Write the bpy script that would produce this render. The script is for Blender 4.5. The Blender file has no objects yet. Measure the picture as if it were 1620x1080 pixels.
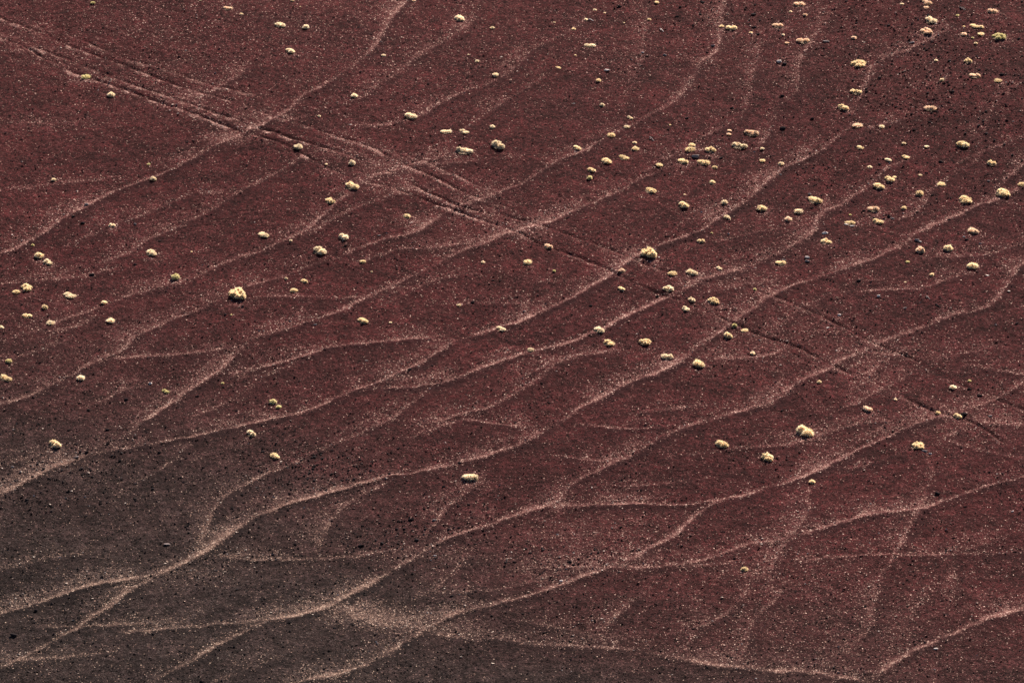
import bpy, math, random
import numpy as np
from mathutils import Vector

# ------------------------------------------------------------------ camera, sky, sun, exposure
SC = bpy.context.scene
PITCH = math.radians(12.0); DIST = 400.0; WIDTH = 64.0
CAM = np.array([0.0, -DIST*math.cos(PITCH), DIST*math.sin(PITCH)])
cd = bpy.data.cameras.new('camera'); cam = bpy.data.objects.new('camera', cd)
SC.collection.objects.link(cam); SC.camera = cam
cam.location = CAM; cam.rotation_euler = (math.radians(90)-PITCH, 0, 0)
cd.sensor_width = 36.0; cd.lens = 36.0*DIST/WIDTH; cd.clip_start = 1.0; cd.clip_end = 30000.0

SUN_EL = math.radians(49.0); SUN_AZ = math.radians(33.0)      # azimuth from +y towards +x (behind the slope, a little right)
W = bpy.data.worlds.new('World'); SC.world = W; W.use_nodes = True
wn = W.node_tree.nodes; bg = wn['Background']
sky = wn.new('ShaderNodeTexSky'); sky.sky_type = 'NISHITA'; sky.sun_disc = False
sky.sun_elevation = SUN_EL; sky.sun_rotation = SUN_AZ; sky.altitude = 3500.0; sky.air_density = 1.0; sky.dust_density = 1.2
W.node_tree.links.new(sky.outputs[0], bg.inputs[0]); bg.inputs[1].default_value = 0.05
sl = bpy.data.lights.new('sun', 'SUN'); sun = bpy.data.objects.new('sun', sl); SC.collection.objects.link(sun)
sl.energy = 5.0; sl.angle = math.radians(0.5); sl.color = (1.0, 0.90, 0.78)
sd = Vector((math.sin(SUN_AZ)*math.cos(SUN_EL), math.cos(SUN_AZ)*math.cos(SUN_EL), math.sin(SUN_EL)))
sun.rotation_euler = sd.to_track_quat('Z', 'Y').to_euler(); sun.location = (0, 0, 300)
SC.view_settings.view_transform = 'Standard'; SC.view_settings.look = 'None'
SC.view_settings.gamma = 1.0; SC.view_settings.use_curve_mapping = False
SC.view_settings.exposure = 1.60

rng = np.random.RandomState(11); random.seed(11)

# ------------------------------------------------------------------ noise and terrain profile
def vnoise(x, y, s, seed=0):
    x = np.asarray(x)/s + 1000.5 + seed*17.3; y = np.asarray(y)/s + 1000.5 + seed*9.1
    xi = np.floor(x).astype(np.int64); yi = np.floor(y).astype(np.int64)
    fx = x-xi; fy = y-yi; fx = fx*fx*(3-2*fx); fy = fy*fy*(3-2*fy)
    def h(a, b):
        n = (a*374761393 + b*668265263 + seed*974711) & 0x7fffffff
        n = ((n ^ (n >> 13))*1274126177) & 0x7fffffff
        return ((n ^ (n >> 16)) & 0xffff)/65535.0
    return (h(xi, yi)*(1-fx)+h(xi+1, yi)*fx)*(1-fy) + (h(xi, yi+1)*(1-fx)+h(xi+1, yi+1)*fx)*fy
def fbm(x, y, s, seed=0, o=4):
    t = 0; a = 0.5; n = 0
    for k in range(o): t = t + a*vnoise(x, y, s/2**k, seed+k*7); n += a; a *= 0.5
    return t/n
SLOPE = math.tan(math.radians(20.0))
_yy = np.concatenate([np.linspace(-9000, -400, 40), np.linspace(-390, 1500, 1500), np.linspace(1600, 12000, 60)])
def _s(a, b, v): t = np.clip((v-a)/(b-a), 0, 1); return t*t*(3-2*t)
_sl = SLOPE*_s(-190, -80, _yy)*(1-_s(250, 800, _yy))
_zz = np.concatenate([[0], np.cumsum(0.5*(_sl[1:]+_sl[:-1])*np.diff(_yy))]); _zz -= np.interp(0, _yy, _zz)
def height(x, y):
    z = np.interp(y, _yy, _zz)
    z = z + 1.5*(fbm(x, y, 45.0, 3, 2)-0.5) + 0.5*(fbm(x, y, 14.0, 5, 2)-0.5)
    far = _s(120, 900, np.sqrt(np.asarray(x)**2+np.asarray(y)**2))
    return z + far*26*(fbm(x, y, 420.0, 9, 3)-0.5)
def ground_at(px, py):
    """photo pixel (1620 x 1080) -> point on the slope"""
    px = np.atleast_1d(np.asarray(px, float)); py = np.atleast_1d(np.asarray(py, float))
    u = (px-810)/1620*WIDTH/DIST; v = (540-py)/1620*WIDTH/DIST
    c, s = math.cos(PITCH), math.sin(PITCH)
    d = np.stack([u, c+v*s, -s+v*c], -1)
    t = np.full(len(px), DIST)
    for _ in range(25):
        P = CAM+d*t[:, None]
        g = height(P[:, 0], P[:, 1])-P[:, 2]           # >0 below ground
        t = t - g/(SLOPE*d[:, 1]-d[:, 2])
    P = CAM+d*t[:, None]
    return P[:, 0], P[:, 1], height(P[:, 0], P[:, 1]), t

# ------------------------------------------------------------------ traced features
TRAILS = [ # (strength, half width m, points)
(.75,.34,[(660,-12),(640,5),(610,40),(590,75),(548,110),(510,135),(480,150),(462,165),(440,182),(405,200)]),
(1.0,.40,[(475,155),(462,167),(440,182),(405,200),(370,216),(335,233)]),
(.85,.32,[(335,233),(300,253),(270,268),(240,280),(180,303),(140,322),(100,345),(65,370),(30,390),(-10,402)]),
(.38,.36,[(765,-12),(745,35),(720,55),(690,72),(655,92),(625,118),(600,130),(575,152),(530,165),(505,177)]),
(.5,.34,[(930,30),(905,47),(870,65),(840,82),(805,115),(770,132),(735,145),(690,165),(665,182),(620,195),(590,197),(560,198)]),
(.6,.36,[(1150,-10),(1142,15),(1140,60),(1130,85),(1110,97),(1100,115),(1088,128),(1083,140),(1065,160),(1030,180),(1000,198),(960,215)]),
(.8,.34,[(960,215),(925,237),(890,250),(860,268),(830,287),(800,298),(770,312),(740,321),(715,331),(680,352),(655,367),(620,376),(590,383),(565,392),(530,410)]),
(.6,.36,[(530,410),(500,416),(450,436),(405,448),(370,462),(340,477),(300,495),(275,503),(240,520),(210,535),(185,555),(155,571)]),
(.85,.34,[(240,520),(210,535),(190,555),(155,570),(110,594),(60,618),(20,633),(-10,642)]),
(.6,.34,[(720,232),(690,250),(645,264),(600,276),(570,287),(555,305),(535,318),(500,350),(480,365),(440,385),(405,398),(360,413),(320,433)]),
(.5,.38,[(320,433),(280,447),(240,458),(200,468),(165,482),(110,502),(60,521),(20,533),(-10,542)]),
(.45,.36,[(500,240),(470,252),(440,272),(405,290),(380,303),(350,322),(310,345),(260,368),(230,381),(200,402),(150,418)]),
(.75,.36,[(1060,265),(1010,282),(985,297),(940,318),(910,331),(880,345),(850,355),(820,364),(790,371),(765,377)]),
(.55,.40,[(765,377),(720,386),(680,391),(640,393),(617,397),(580,410),(545,425)]),
(.6,.34,[(810,365),(767,383),(740,392),(717,402),(690,418),(665,430)]),
(1.0,.30,[(665,430),(642,441),(620,451),(600,460)]),
(.8,.36,[(600,460),(575,472),(540,490),(505,502),(470,514),(440,522),(405,533),(390,542)]),
(.85,.38,[(390,542),(375,553),(362,570),(340,590),(300,616),(270,637),(235,660),(200,687),(175,705)]),
(.45,.34,[(395,476),(430,469),(500,469),(560,470),(600,466)]),
(.85,.34,[(1365,185),(1345,200),(1325,216),(1300,236),(1270,252),(1240,266),(1215,285),(1200,300),(1180,317)]),
(1.05,.36,[(1180,317),(1160,331),(1130,350),(1100,366),(1070,378),(1040,388),(1015,400),(1000,408),(975,427)]),
(1.1,.36,[(975,427),(950,443),(920,460),(890,477),(860,492),(830,506),(810,512),(780,521),(750,530),(720,540)]),
(1.2,.38,[(720,540),(690,557),(665,573),(630,589),(600,604),(570,613),(530,631),(500,645),(470,653)]),
(1.0,.34,[(470,653),(430,663),(405,668),(350,680),(300,690),(260,698),(200,707),(150,715)]),
(1.2,.40,[(150,715),(110,729),(70,744),(40,760),(-10,785)]),
(.55,.32,[(1345,203),(1370,203),(1400,195),(1440,184),(1470,174),(1500,165)]),
(.6,.36,[(1500,45),(1460,67),(1430,80),(1400,91),(1385,105),(1375,118),(1370,132),(1358,160),(1352,182)]),
(.7,.34,[(1440,250),(1405,263),(1390,280),(1370,298),(1350,310),(1325,325),(1300,337),(1290,352),(1283,370),(1250,390),(1215,408),(1190,420)]),
(.85,.36,[(1190,420),(1150,431),(1110,441),(1085,455),(1065,465)]),
(1.1,.32,[(1065,465),(1030,480),(1000,495),(970,510),(940,525),(910,537),(880,546),(850,553)]),
(1.0,.34,[(850,553),(820,561),(790,571),(765,580),(740,590),(710,601),(690,607),(650,612),(610,613),(575,613)]),
(.85,.40,[(1640,280),(1600,303),(1570,318),(1552,322),(1520,337),(1490,350),(1452,367),(1427,387)]),
(.85,.36,[(1427,387),(1390,405),(1335,425),(1290,440),(1240,456),(1215,470),(1185,492),(1155,510),(1130,530),(1108,545)]),
(1.15,.36,[(1108,545),(1085,563),(1047,586),(1010,598),(985,610),(960,623),(935,635),(910,650),(885,667)]),
(.9,.38,[(885,667),(847,688),(830,700),(810,708),(780,717),(745,727),(717,733)]),
(1.2,.34,[(717,733),(680,742),(650,748),(617,752),(580,761),(530,775),(492,786),(460,795),(430,806),(405,815)]),
(1.2,.42,[(405,815),(380,832),(350,851),(325,868),(300,885),(270,899),(245,910)]),
(1.2,.36,[(245,910),(200,915),(150,923),(110,935),(80,945),(40,958),(-10,974)]),
(1.05,.38,[(250,908),(225,924),(195,939),(175,957),(150,972),(125,990),(100,1003),(70,1022),(40,1037),(-10,1062)]),
(.75,.38,[(1640,405),(1610,425),(1590,452),(1570,478),(1545,488),(1500,500),(1465,515),(1430,526),(1400,537),(1370,552)]),
(.9,.38,[(1370,552),(1340,566),(1320,578),(1300,588),(1270,600),(1250,613),(1235,629),(1215,637),(1180,648),(1130,662)]),
(.95,.38,[(1130,662),(1090,673),(1060,685),(1030,701),(1005,717),(970,731),(945,745),(920,756),(900,770),(885,785)]),
(1.25,.40,[(890,782),(877,795),(850,803),(810,815),(770,830),(730,842),(700,855),(670,871)]),
(1.2,.42,[(670,871),(640,890),(600,914),(560,935),(520,957),(480,970),(440,978),(405,984)]),
(.7,.34,[(405,984),(350,985),(300,990),(240,996),(190,1000)]),
(.8,.42,[(420,984),(395,995),(370,1005),(340,1020),(310,1040),(280,1055),(240,1078)]),
(.65,.36,[(1640,590),(1600,615),(1570,632),(1540,642),(1515,650)]),
(1.0,.36,[(1515,650),(1470,663),(1440,675),(1400,692),(1370,705),(1345,718),(1315,733),(1290,745),(1260,757),(1215,771)]),
(1.1,.32,[(1215,771),(1180,781),(1150,788),(1110,794),(1060,797),(1000,796),(950,797),(900,800),(875,799)]),
(.9,.34,[(1155,787),(1120,800),(1100,815),(1080,835),(1060,850),(1030,865),(1005,880),(980,892)]),
(1.15,.34,[(985,890),(950,901),(920,912),(890,922),(850,936),(810,948),(780,956),(750,962)]),
(1.0,.42,[(750,962),(720,970),(690,985),(660,1003),(630,1021),(600,1040)]),
(1.0,.36,[(600,1040),(570,1054),(540,1064),(500,1071),(450,1084)]),
(.85,.36,[(1640,748),(1600,758),(1570,765),(1540,775),(1500,790),(1470,799),(1430,806),(1380,812),(1340,822),(1300,835),(1265,846)]),
(.7,.34,[(1265,846),(1215,855),(1180,860),(1150,870),(1125,880),(1090,888),(1050,895),(1000,897),(980,894)]),
(.65,.36,[(1466,712),(1472,745),(1468,770),(1455,800),(1440,830),(1425,860),(1410,885),(1395,910),(1380,935)]),
(.7,.34,[(1480,702),(1500,690),(1520,675),(1532,662)]),
(.55,.34,[(1430,712),(1400,725),(1370,735),(1340,740)]),
(1.2,.42,[(1640,955),(1580,972),(1540,985),(1505,1003),(1470,1018),(1440,1031),(1415,1045),(1395,1062),(1378,1085)]),
(.62,1.35,[(515,968),(560,968),(600,977),(640,988),(680,996)]),
(.65,.45,[(680,1000),(740,1008),(810,1013),(870,1020),(920,1022),(980,1025),(1030,1032)]),
(.8,.42,[(1030,1032),(1080,1040),(1130,1050),(1200,1058),(1280,1063),(1350,1073),(1400,1082)]),
(.6,.36,[(820,983),(870,990),(920,1001),(960,1010)]),
(.6,.34,[(1260,884),(1300,882),(1380,877),(1450,877),(1530,875),(1640,871)]),
(.6,.38,[(1190,920),(1175,942),(1165,955),(1140,975),(1110,990),(1095,1010),(1085,1025)]),
(.45,.42,[(1195,950),(1185,990),(1180,1020),(1172,1050)]),
(.6,.36,[(1030,930),(1005,945),(988,960),(970,980),(950,1005)]),
(.55,.36,[(765,755),(740,776),(710,800),(690,825),(675,845),(668,868)]),
(.55,.38,[(690,607),(667,625),(645,642),(630,656),(592,674),(555,692)]),
(.75,.36,[(555,692),(525,705),(492,717),(467,730),(430,746),(405,757),(370,775),(350,792),(335,812),(325,838),(314,870)]),
(.55,.38,[(985,552),(947,557),(897,567),(872,578),(855,597),(835,610),(805,627),(780,640),(740,652),(705,662),(660,668)]),
(.6,.26,[(905,670),(940,672),(970,677),(1010,678),(1060,674)]),
(.5,.30,[(855,719),(900,724),(950,728),(975,727)]),
(.5,.30,[(660,690),(700,672),(740,665),(800,672),(850,672)]),
(.75,.34,[(700,536),(660,535),(600,540),(560,544),(520,549),(500,556),(450,570),(405,583),(372,590)]),
(.7,.34,[(160,569),(200,566),(240,563),(280,561),(340,552),(385,546)]),
(.55,.34,[(235,607),(190,620),(165,632),(140,643)]),
(.6,.38,[(300,702),(275,725),(250,745),(225,760),(195,783)]),
(.55,.34,[(1265,541),(1240,550),(1215,562),(1150,566),(1110,567)]),
(.5,.34,[(1565,550),(1520,560),(1480,565)]),
(.6,.36,[(1340,555),(1365,556),(1400,560),(1425,562)]),
(.6,.36,[(1530,576),(1570,584),(1640,594)]),
(.55,.36,[(1480,690),(1520,702),(1570,715),(1640,728)]),
(.6,.36,[(1530,664),(1570,668),(1640,673)]),
(.3,.40,[(1020,-10),(1020,60),(1012,110),(998,135),(992,180)]),
(.4,.38,[(1205,60),(1197,100),(1185,155),(1172,180),(1147,200),(1100,222)]),
(.4,.38,[(1325,10),(1300,45),(1275,75),(1260,112),(1258,140),(1245,155),(1215,172)]),
(.4,.34,[(1500,120),(1480,145),(1470,160)]),
(.45,.36,[(1640,372),(1590,395),(1560,402),(1500,406),(1460,405)]),
(.6,.34,[(1540,432),(1500,441),(1460,455),(1430,457),(1380,458),(1330,462)]),
(.45,.36,[(1555,230),(1540,255),(1500,280),(1475,300),(1462,320),(1440,337),(1415,347),(1375,352)]),
(.4,.36,[(1230,360),(1170,373),(1130,382)]),
(.4,.36,[(1230,440),(1170,452),(1120,462)]),
(.45,.38,[(105,540),(70,550),(40,560),(-10,575)]),
(.5,.34,[(440,874),(400,878),(340,877)]),
(.6,.40,[(180,1028),(150,1034),(100,1038),(50,1042),(-10,1048)]),
(.8,.36,[(560,877),(600,873),(640,868),(668,868)]),
(.55,.36,[(400,98),(380,118),(350,135),(330,145),(300,152)]),
(.45,.40,[(-10,450),(50,445),(120,438),(180,425)]),
(.45,.34,[(0,735),(40,725),(80,710)]),
(.5,.36,[(640,262),(700,258),(760,252),(830,245)]),
(.4,.36,[(950,440),(880,445),(840,440)]),
(.35,.36,[(1620,130),(1580,160),(1560,200),(1545,240)]),
(.5,.34,[(345,880),(425,885),(525,882),(625,872)]),
(.7,.36,[(35,990),(105,990),(150,988),(250,984)]),
(.6,.36,[(1290,765),(1277,785),(1275,810),(1245,850),(1225,890),(1215,930)]),
(.5,.40,[(1395,905),(1385,940),(1375,990),(1335,1035)]),
(.6,.38,[(1240,915),(1225,950),(1195,970),(1185,1000),(1180,1035)]),
(.45,.34,[(810,899),(910,896),(1010,896),(1170,890)]),
(.55,.36,[(1640,832),(1600,845),(1560,860),(1510,870)]),
(.4,.42,[(1512,880),(1508,920),(1510,965)]),
(.5,.36,[(1060,722),(1110,716),(1160,709),(1260,700),(1305,685),(1360,670),(1410,665)]),
(.45,.30,[(1205,582),(1245,590)]),
(.5,.36,[(1265,112),(1262,135),(1250,155),(1225,175),(1215,215),(1175,250)]),
(.45,.36,[(1010,282),(1050,252),(1130,232)]),
(.45,.36,[(1640,208),(1580,230),(1535,247),(1500,272)]),
(.65,.36,[(1640,240),(1615,262),(1595,280),(1560,314)]),
(.3,.40,[(270,5),(240,25),(195,55)]),
(.5,.36,[(150,500),(120,515),(70,525)]),
(.45,.40,[(700,285),(650,300),(560,330),(470,380)]),
(.4,.36,[(1130,640),(1060,645),(1000,655)]),
(.4,.38,[(1115,760),(1060,762),(1000,770),(960,768)]),
(.45,.34,[(1440,590),(1400,612),(1350,640),(1300,650)]),
(.4,.34,[(880,470),(820,480),(760,478),(700,482)]),
(.4,.34,[(470,575),(430,590),(400,610),(380,640)]),
(.4,.36,[(1480,930),(1450,960),(1430,1000)]),
(.4,.36,[(1145,905),(1125,935),(1105,950)]),
(.4,.36,[(760,430),(700,440),(660,455),(620,475)]),
(.35,.36,[(860,120),(800,160),(740,200),(700,235)]),
(.35,.36,[(330,290),(250,330),(180,355),(120,385)]),
(.4,.36,[(905,560),(860,580),(820,600)]),
(.35,.36,[(0,300),(60,295),(130,285),(200,282)]),
(.35,.36,[(1390,440),(1340,450),(1290,475),(1250,500),(1220,530)]),
(.4,.36,[(1450,545),(1400,570),(1370,600),(1350,620)]),
(.4,.36,[(150,870),(90,880),(30,895),(-10,905)]),
(.4,.36,[(750,870),(720,900),(690,930),(660,945)]),
(.45,.36,[(420,600),(350,640),(300,660)]),
(.5,.36,[(620,760),(560,790),(520,830),(505,870)]),
(.5,.36,[(880,905),(820,925),(760,935),(700,935)]),
(.55,.38,[(440,1040),(400,1055),(360,1070),(330,1085)]),
]
RUTS = [ # (depth, points) wheel ruts of the old track
(.95,[(-140,0),(-60,35),(-20,52),(40,75),(75,95),(125,117),(200,141),(250,160),(325,185),(375,205),(405,213),(455,231),(505,257),(540,274),(567,283),(630,300),(667,314),(695,324),(717,330),(750,343),(790,356),(825,369),(855,385),(910,403),(960,425),(990,440),(1035,460),(1085,478),(1110,487),(1160,510),(1200,528),(1265,550),(1315,577),(1365,597),(1415,620),(1465,643),(1500,655),(1530,663),(1565,682),(1600,705),(1660,730),(1740,762)]),
(.85,[(20,62),(60,76),(100,91),(175,120),(225,138),(275,155),(325,172),(375,189),(400,200),(435,208),(467,220),(530,237),(567,251),(605,266),(642,286),(680,305),(725,324),(765,336),(800,340),(850,354),(905,372),(947,387),(997,407),(1047,427),(1090,440),(1150,452)]),
(.65,[(-140,-35),(-60,2),(-20,20),(40,43),(100,68),(150,86),(200,104),(250,123),(300,140),(350,154),(400,172),(445,187),(505,206),(555,222),(592,234),(617,249),(642,260),(670,272),(705,288),(735,303),(780,320),(820,332)]),
(.40,[(40,38),(110,55),(200,92),(260,108),(330,132),(405,150),(460,168)]),
(.45,[(592,234),(640,243),(690,262),(740,285),(800,313),(850,335)]),
(.55,[(1130,438),(1230,470),(1320,510),(1390,545),(1440,566),(1477,587),(1515,606),(1565,627),(1602,640),(1660,660),(1740,690)]),
(.3,[(1160,505),(1230,545),(1300,585),(1370,610)]),
]
DUST = [ # (x, y, rx, ry, strength) paler dusty patches
(880,795,26,14,.9),(332,303,15,3,1.6),(1180,375,0,0,0),(1110,95,25,8,.5),(1095,133,10,8,.4),(1510,655,26,14,.6),(100,95,60,14,.4),(365,217,38,9,1.3),(620,455,22,6,1.0),(400,200,16,6,1.0),(300,152,60,5,.7),(560,226,14,3,1.2),(165,128,60,6,.8),(210,140,40,5,.8),(640,300,45,6,.9),(450,186,25,5,1.0),(60,80,55,8,.7),(560,960,40,6,.6),(650,350,60,10,.3),(1210,400,50,10,.3),
(715,325,25,12,.5),(280,155,50,14,.35),(1120,330,18,14,.45),(90,735,55,14,.3),(1290,1010,220,60,.22),(1250,900,160,60,.18),(1500,930,160,80,.10),
(930,860,130,40,.4),(620,980,85,13,.8),(700,994,50,9,.6),(370,50,520,120,.15),(1150,60,420,90,.10),(250,905,130,20,.25),(650,875,60,14,.35),(60,192,90,10,.3),(1370,560,130,30,.3),(1540,660,90,40,.25),
(830,365,30,12,.4),(1280,520,90,30,.3),(350,550,40,10,.4),(1130,560,40,20,.25),(640,265,25,10,.35),(430,185,40,12,.35),(600,200,40,8,.25),(1340,1060,200,16,.25),
(1540,1000,90,20,.15),(380,590,30,8,.3),(530,1070,60,12,.4),(60,1040,80,18,.2),(260,985,60,12,.4),(920,1010,120,20,.2),(1080,1030,120,25,.2),(150,560,70,16,.2)]
TUS = """147,5,8,5,g,r;361,13,15,7,p,l;382,23,6,5,c,r;317,1,5,3,c,r;136,122,14,9,g,r;176,151,14,12,c,r;235,260,6,4,g,r
463,1,6,4,c,r;475,11,3,2,c,r;444,40,18,11,c,s;484,44,11,9,c,r;459,81,14,10,c,s;655,1,8,4,p,s;727,30,17,12,c,m;779,44,8,4,c,r;607,88,7,5,c,r;741,87,4,3,c,r;755,97,9,5,c,r;784,119,11,8,c,r;561,152,12,9,c,r;505,184,6,4,c,r;650,184,19,12,c,s;706,208,17,8,c,t;734,208,14,8,c,s;779,201,11,7,c,r;735,238,29,13,c,l;789,231,23,18,c,s;472,233,15,11,c,r;557,259,11,10,c,r;516,260,5,4,c,r
941,16,7,4,c,r;868,20,3,2,c,r;957,21,4,3,c,r;927,31,8,4,c,r;877,36,4,3,c,r;1027,31,7,4,y,r;987,37,3,3,c,r;908,46,9,4,y,r;1039,4,8,5,y,r;933,72,18,8,c,t;910,88,4,3,y,r;883,107,9,5,y,s;947,128,8,6,y,r;953,167,9,7,c,r;997,187,9,7,c,s;992,201,10,6,c,r;967,214,12,8,y,r;1060,198,4,3,y,r;913,234,13,9,y,s;960,255,16,10,y,s;987,249,16,8,y,s;1004,226,8,5,c,r;1005,235,13,8,y,r;1043,261,12,8,y,r;936,269,13,8,y,s;1142,42,8,5,y,r;1157,45,16,11,y,t;1188,52,7,4,y,r
1154,207,7,5,p,r;1153,213,8,6,p,r;1190,210,25,11,p,l;1170,230,27,12,c,l;1206,236,7,6,c,r;1206,254,9,5,y,r;1095,230,11,7,y,r;1092,236,17,8,y,r;1125,238,18,13,y,a;1081,255,18,11,y,s;1113,257,19,12,y,s;1131,265,10,6,y,r
1265,7,19,12,p,t;1251,19,6,4,c,r;1274,24,8,5,p,r;1231,40,18,9,p,t;1239,56,5,4,c,r;1271,64,22,10,p,t;1245,68,7,4,p,r;1351,60,10,6,p,r;1427,7,7,5,c,r;1466,4,16,9,p,s;1465,12,9,4,p,r;1473,33,20,13,c,s;1466,50,20,13,p,m;1570,18,16,10,p,t;1515,25,6,4,g,r;1542,41,13,5,y,s;1552,43,10,6,y,r;1525,42,5,3,y,r;1525,54,12,6,p,r;1552,54,11,5,y,r;1539,60,5,3,g,r;1544,69,6,4,c,r;1579,58,25,14,g,m;1358,101,27,13,y,m;1481,96,6,4,c,r;1532,97,15,10,y,a;1543,119,20,10,p,t;1490,127,8,6,c,r;1579,128,12,8,y,r;1355,145,20,8,y,l;1334,170,18,11,y,s;1357,198,15,8,p,r;1395,201,9,6,c,r;1472,171,21,10,p,t;1524,229,22,14,y,s;1361,233,13,7,y,s;1430,227,7,5,c,r;1466,232,8,5,c,r;1433,248,11,6,y,s;1405,253,10,7,c,s;1236,259,10,6,c,r;1376,265,9,6,c,r;1569,258,17,11,y,t
85,285,8,7,c,r;243,284,11,9,c,r;178,357,12,9,c,t;52,388,5,4,g,r;62,405,15,12,y,r;76,415,15,10,c,s;240,400,20,12,c,s;278,439,14,12,g,r;42,456,20,14,y,m;26,462,12,8,y,r;110,467,20,11,c,s;71,487,11,9,y,r;43,499,18,10,y,t;80,510,15,8,c,r;165,479,9,7,y,r;175,507,13,9,c,r;2,518,9,6,c,r;376,466,31,21,y,b;303,398,4,2,c,r;366,498,4,3,g,r
557,295,22,14,y,s;523,318,18,12,y,s;644,342,14,9,y,r;417,371,17,9,c,s;543,375,16,12,c,s;506,397,22,16,c,s;460,381,5,4,c,r;574,414,10,7,y,r;453,441,6,5,c,r;482,445,11,8,y,s;465,459,13,8,y,r;588,430,4,3,c,r;764,415,7,5,c,r;726,483,7,5,c,r;575,508,15,12,y,s;618,510,5,3,c,r;793,520,14,9,c,s
933,282,9,8,g,r;1030,301,20,11,y,s;1082,325,18,13,y,s;1127,289,12,9,y,r;1083,308,4,3,c,r;1146,321,10,8,c,r;1151,345,10,8,c,s;1206,330,17,12,y,r;1126,369,4,5,g,r;1109,381,12,8,y,t;868,390,13,10,p,s;1027,401,26,20,y,b;835,415,14,10,y,r;877,429,6,6,g,r;984,428,12,8,p,r;983,457,10,9,y,s;1064,432,15,9,y,r;1095,431,17,11,c,s;1138,424,10,6,c,s;1058,457,17,12,c,a;1095,475,11,9,c,s;1085,489,12,9,c,s;1129,476,20,13,y,m;1194,458,6,6,g,r;1162,516,9,8,g,r;1178,522,12,6,y,r;1152,532,14,12,y,s;948,522,18,12,c,s;963,542,19,12,y,s;1021,541,20,13,y,m
1290,317,23,15,y,s;1263,335,12,10,c,r;1247,347,14,10,p,r;1407,283,16,10,y,s;1415,280,7,4,y,r;1391,295,17,11,y,s;1455,307,13,11,y,r;1489,291,12,7,y,r;1456,277,7,4,c,r;1430,329,10,7,y,r;1382,330,22,11,p,t;1389,350,17,10,y,s;1345,352,18,8,y,t;1345,340,5,4,g,r;1306,382,20,12,y,a;1235,415,18,8,y,t;1527,316,26,14,y,m;1586,305,27,16,y,m;1617,291,12,6,y,r;1540,366,16,11,p,s;1456,397,15,14,p,a;1500,393,19,14,y,r;1539,421,17,13,y,r;1474,435,7,7,y,r;1436,414,7,4,g,s;1432,446,4,2,c,r
14,571,13,9,g,r;9,598,20,12,y,s;128,598,15,12,c,r;262,619,12,8,g,s;352,606,6,4,g,r;87,703,21,16,y,s;398,686,18,12,c,s
432,636,15,11,g,r;441,644,9,7,g,r;436,722,15,10,y,s;745,755,27,18,c,w
840,553,13,8,c,r;1056,564,19,12,c,t;1107,577,20,15,y,s;1191,559,8,6,c,r;1142,703,22,15,y,s;1214,724,23,17,y,m
1273,682,31,21,y,s;1373,648,14,13,p,s;1296,605,8,7,y,r;1508,613,11,8,c,r;1534,603,6,5,g,r;1417,632,5,4,c,r;1484,653,8,6,y,r;1515,658,13,9,y,s;1451,705,22,14,y,m;1285,762,10,7,y,r;1178,900,14,10,y,r"""
_T = [tuple(float(v) for v in q.split(',')[:4]) for q in TUS.replace('\n', ';').split(';')]
STONY = [(500,740,130,50,1.),(1480,120,170,120,.9),(1180,20,120,60,.5),(640,850,180,60,.6),(140,730,160,80,.6),(880,895,150,50,.4),(1300,520,250,60,.2),
(60,650,60,60,.5),(1560,200,100,80,.5),(1000,870,120,40,.3),(420,860,160,60,.4),(1330,260,200,100,.35)]
ASHLINE = [(-60,640),(100,662),(250,690),(400,735),(550,800),(680,868),(820,935),(950,1000),(1100,1045),(1300,1085),(1500,1120)]

# ------------------------------------------------------------------ the ground: one sheet, fine where the photo looks, reaching the horizon
def axis(lo, hi, step, far):
    a = list(np.arange(lo, hi+step/2, step)); s = step
    while a[-1] < far: s *= 1.16; a.append(a[-1]+s)
    s = step; b = []
    x = lo
    while x > -far: s *= 1.16; x -= s; b.append(x)
    return np.array(b[::-1]+a)
xs = axis(-37.0, 37.0, 0.075, 9000.0); ys = axis(-48.0, 54.0, 0.088, 9000.0)
X, Y = np.meshgrid(xs, ys)
Z = height(X, Y)
fineX = (xs > -40) & (xs < 40)
T = np.zeros_like(X); D = np.zeros_like(X); H = np.zeros_like(X); R = np.zeros_like(X); K = np.zeros_like(X)
def spline(pts, step=0.3):
    p = np.array(pts, float); gx, gy, gz, t = ground_at(p[:, 0], p[:, 1]); q = np.stack([gx, gy], -1)
    q = np.vstack([2*q[0]-q[1], q, 2*q[-1]-q[-2]]); out = []
    for i in range(1, len(q)-2):
        n = max(2, int(np.linalg.norm(q[i+1]-q[i])/step))
        for k in range(n):
            u = k/n
            out.append(0.5*((2*q[i])+(-q[i-1]+q[i+1])*u+(2*q[i-1]-5*q[i]+4*q[i+1]-q[i+2])*u*u+(-q[i-1]+3*q[i]-3*q[i+1]+q[i+2])*u**3))
    out.append(q[-2]); return np.array(out)
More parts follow.
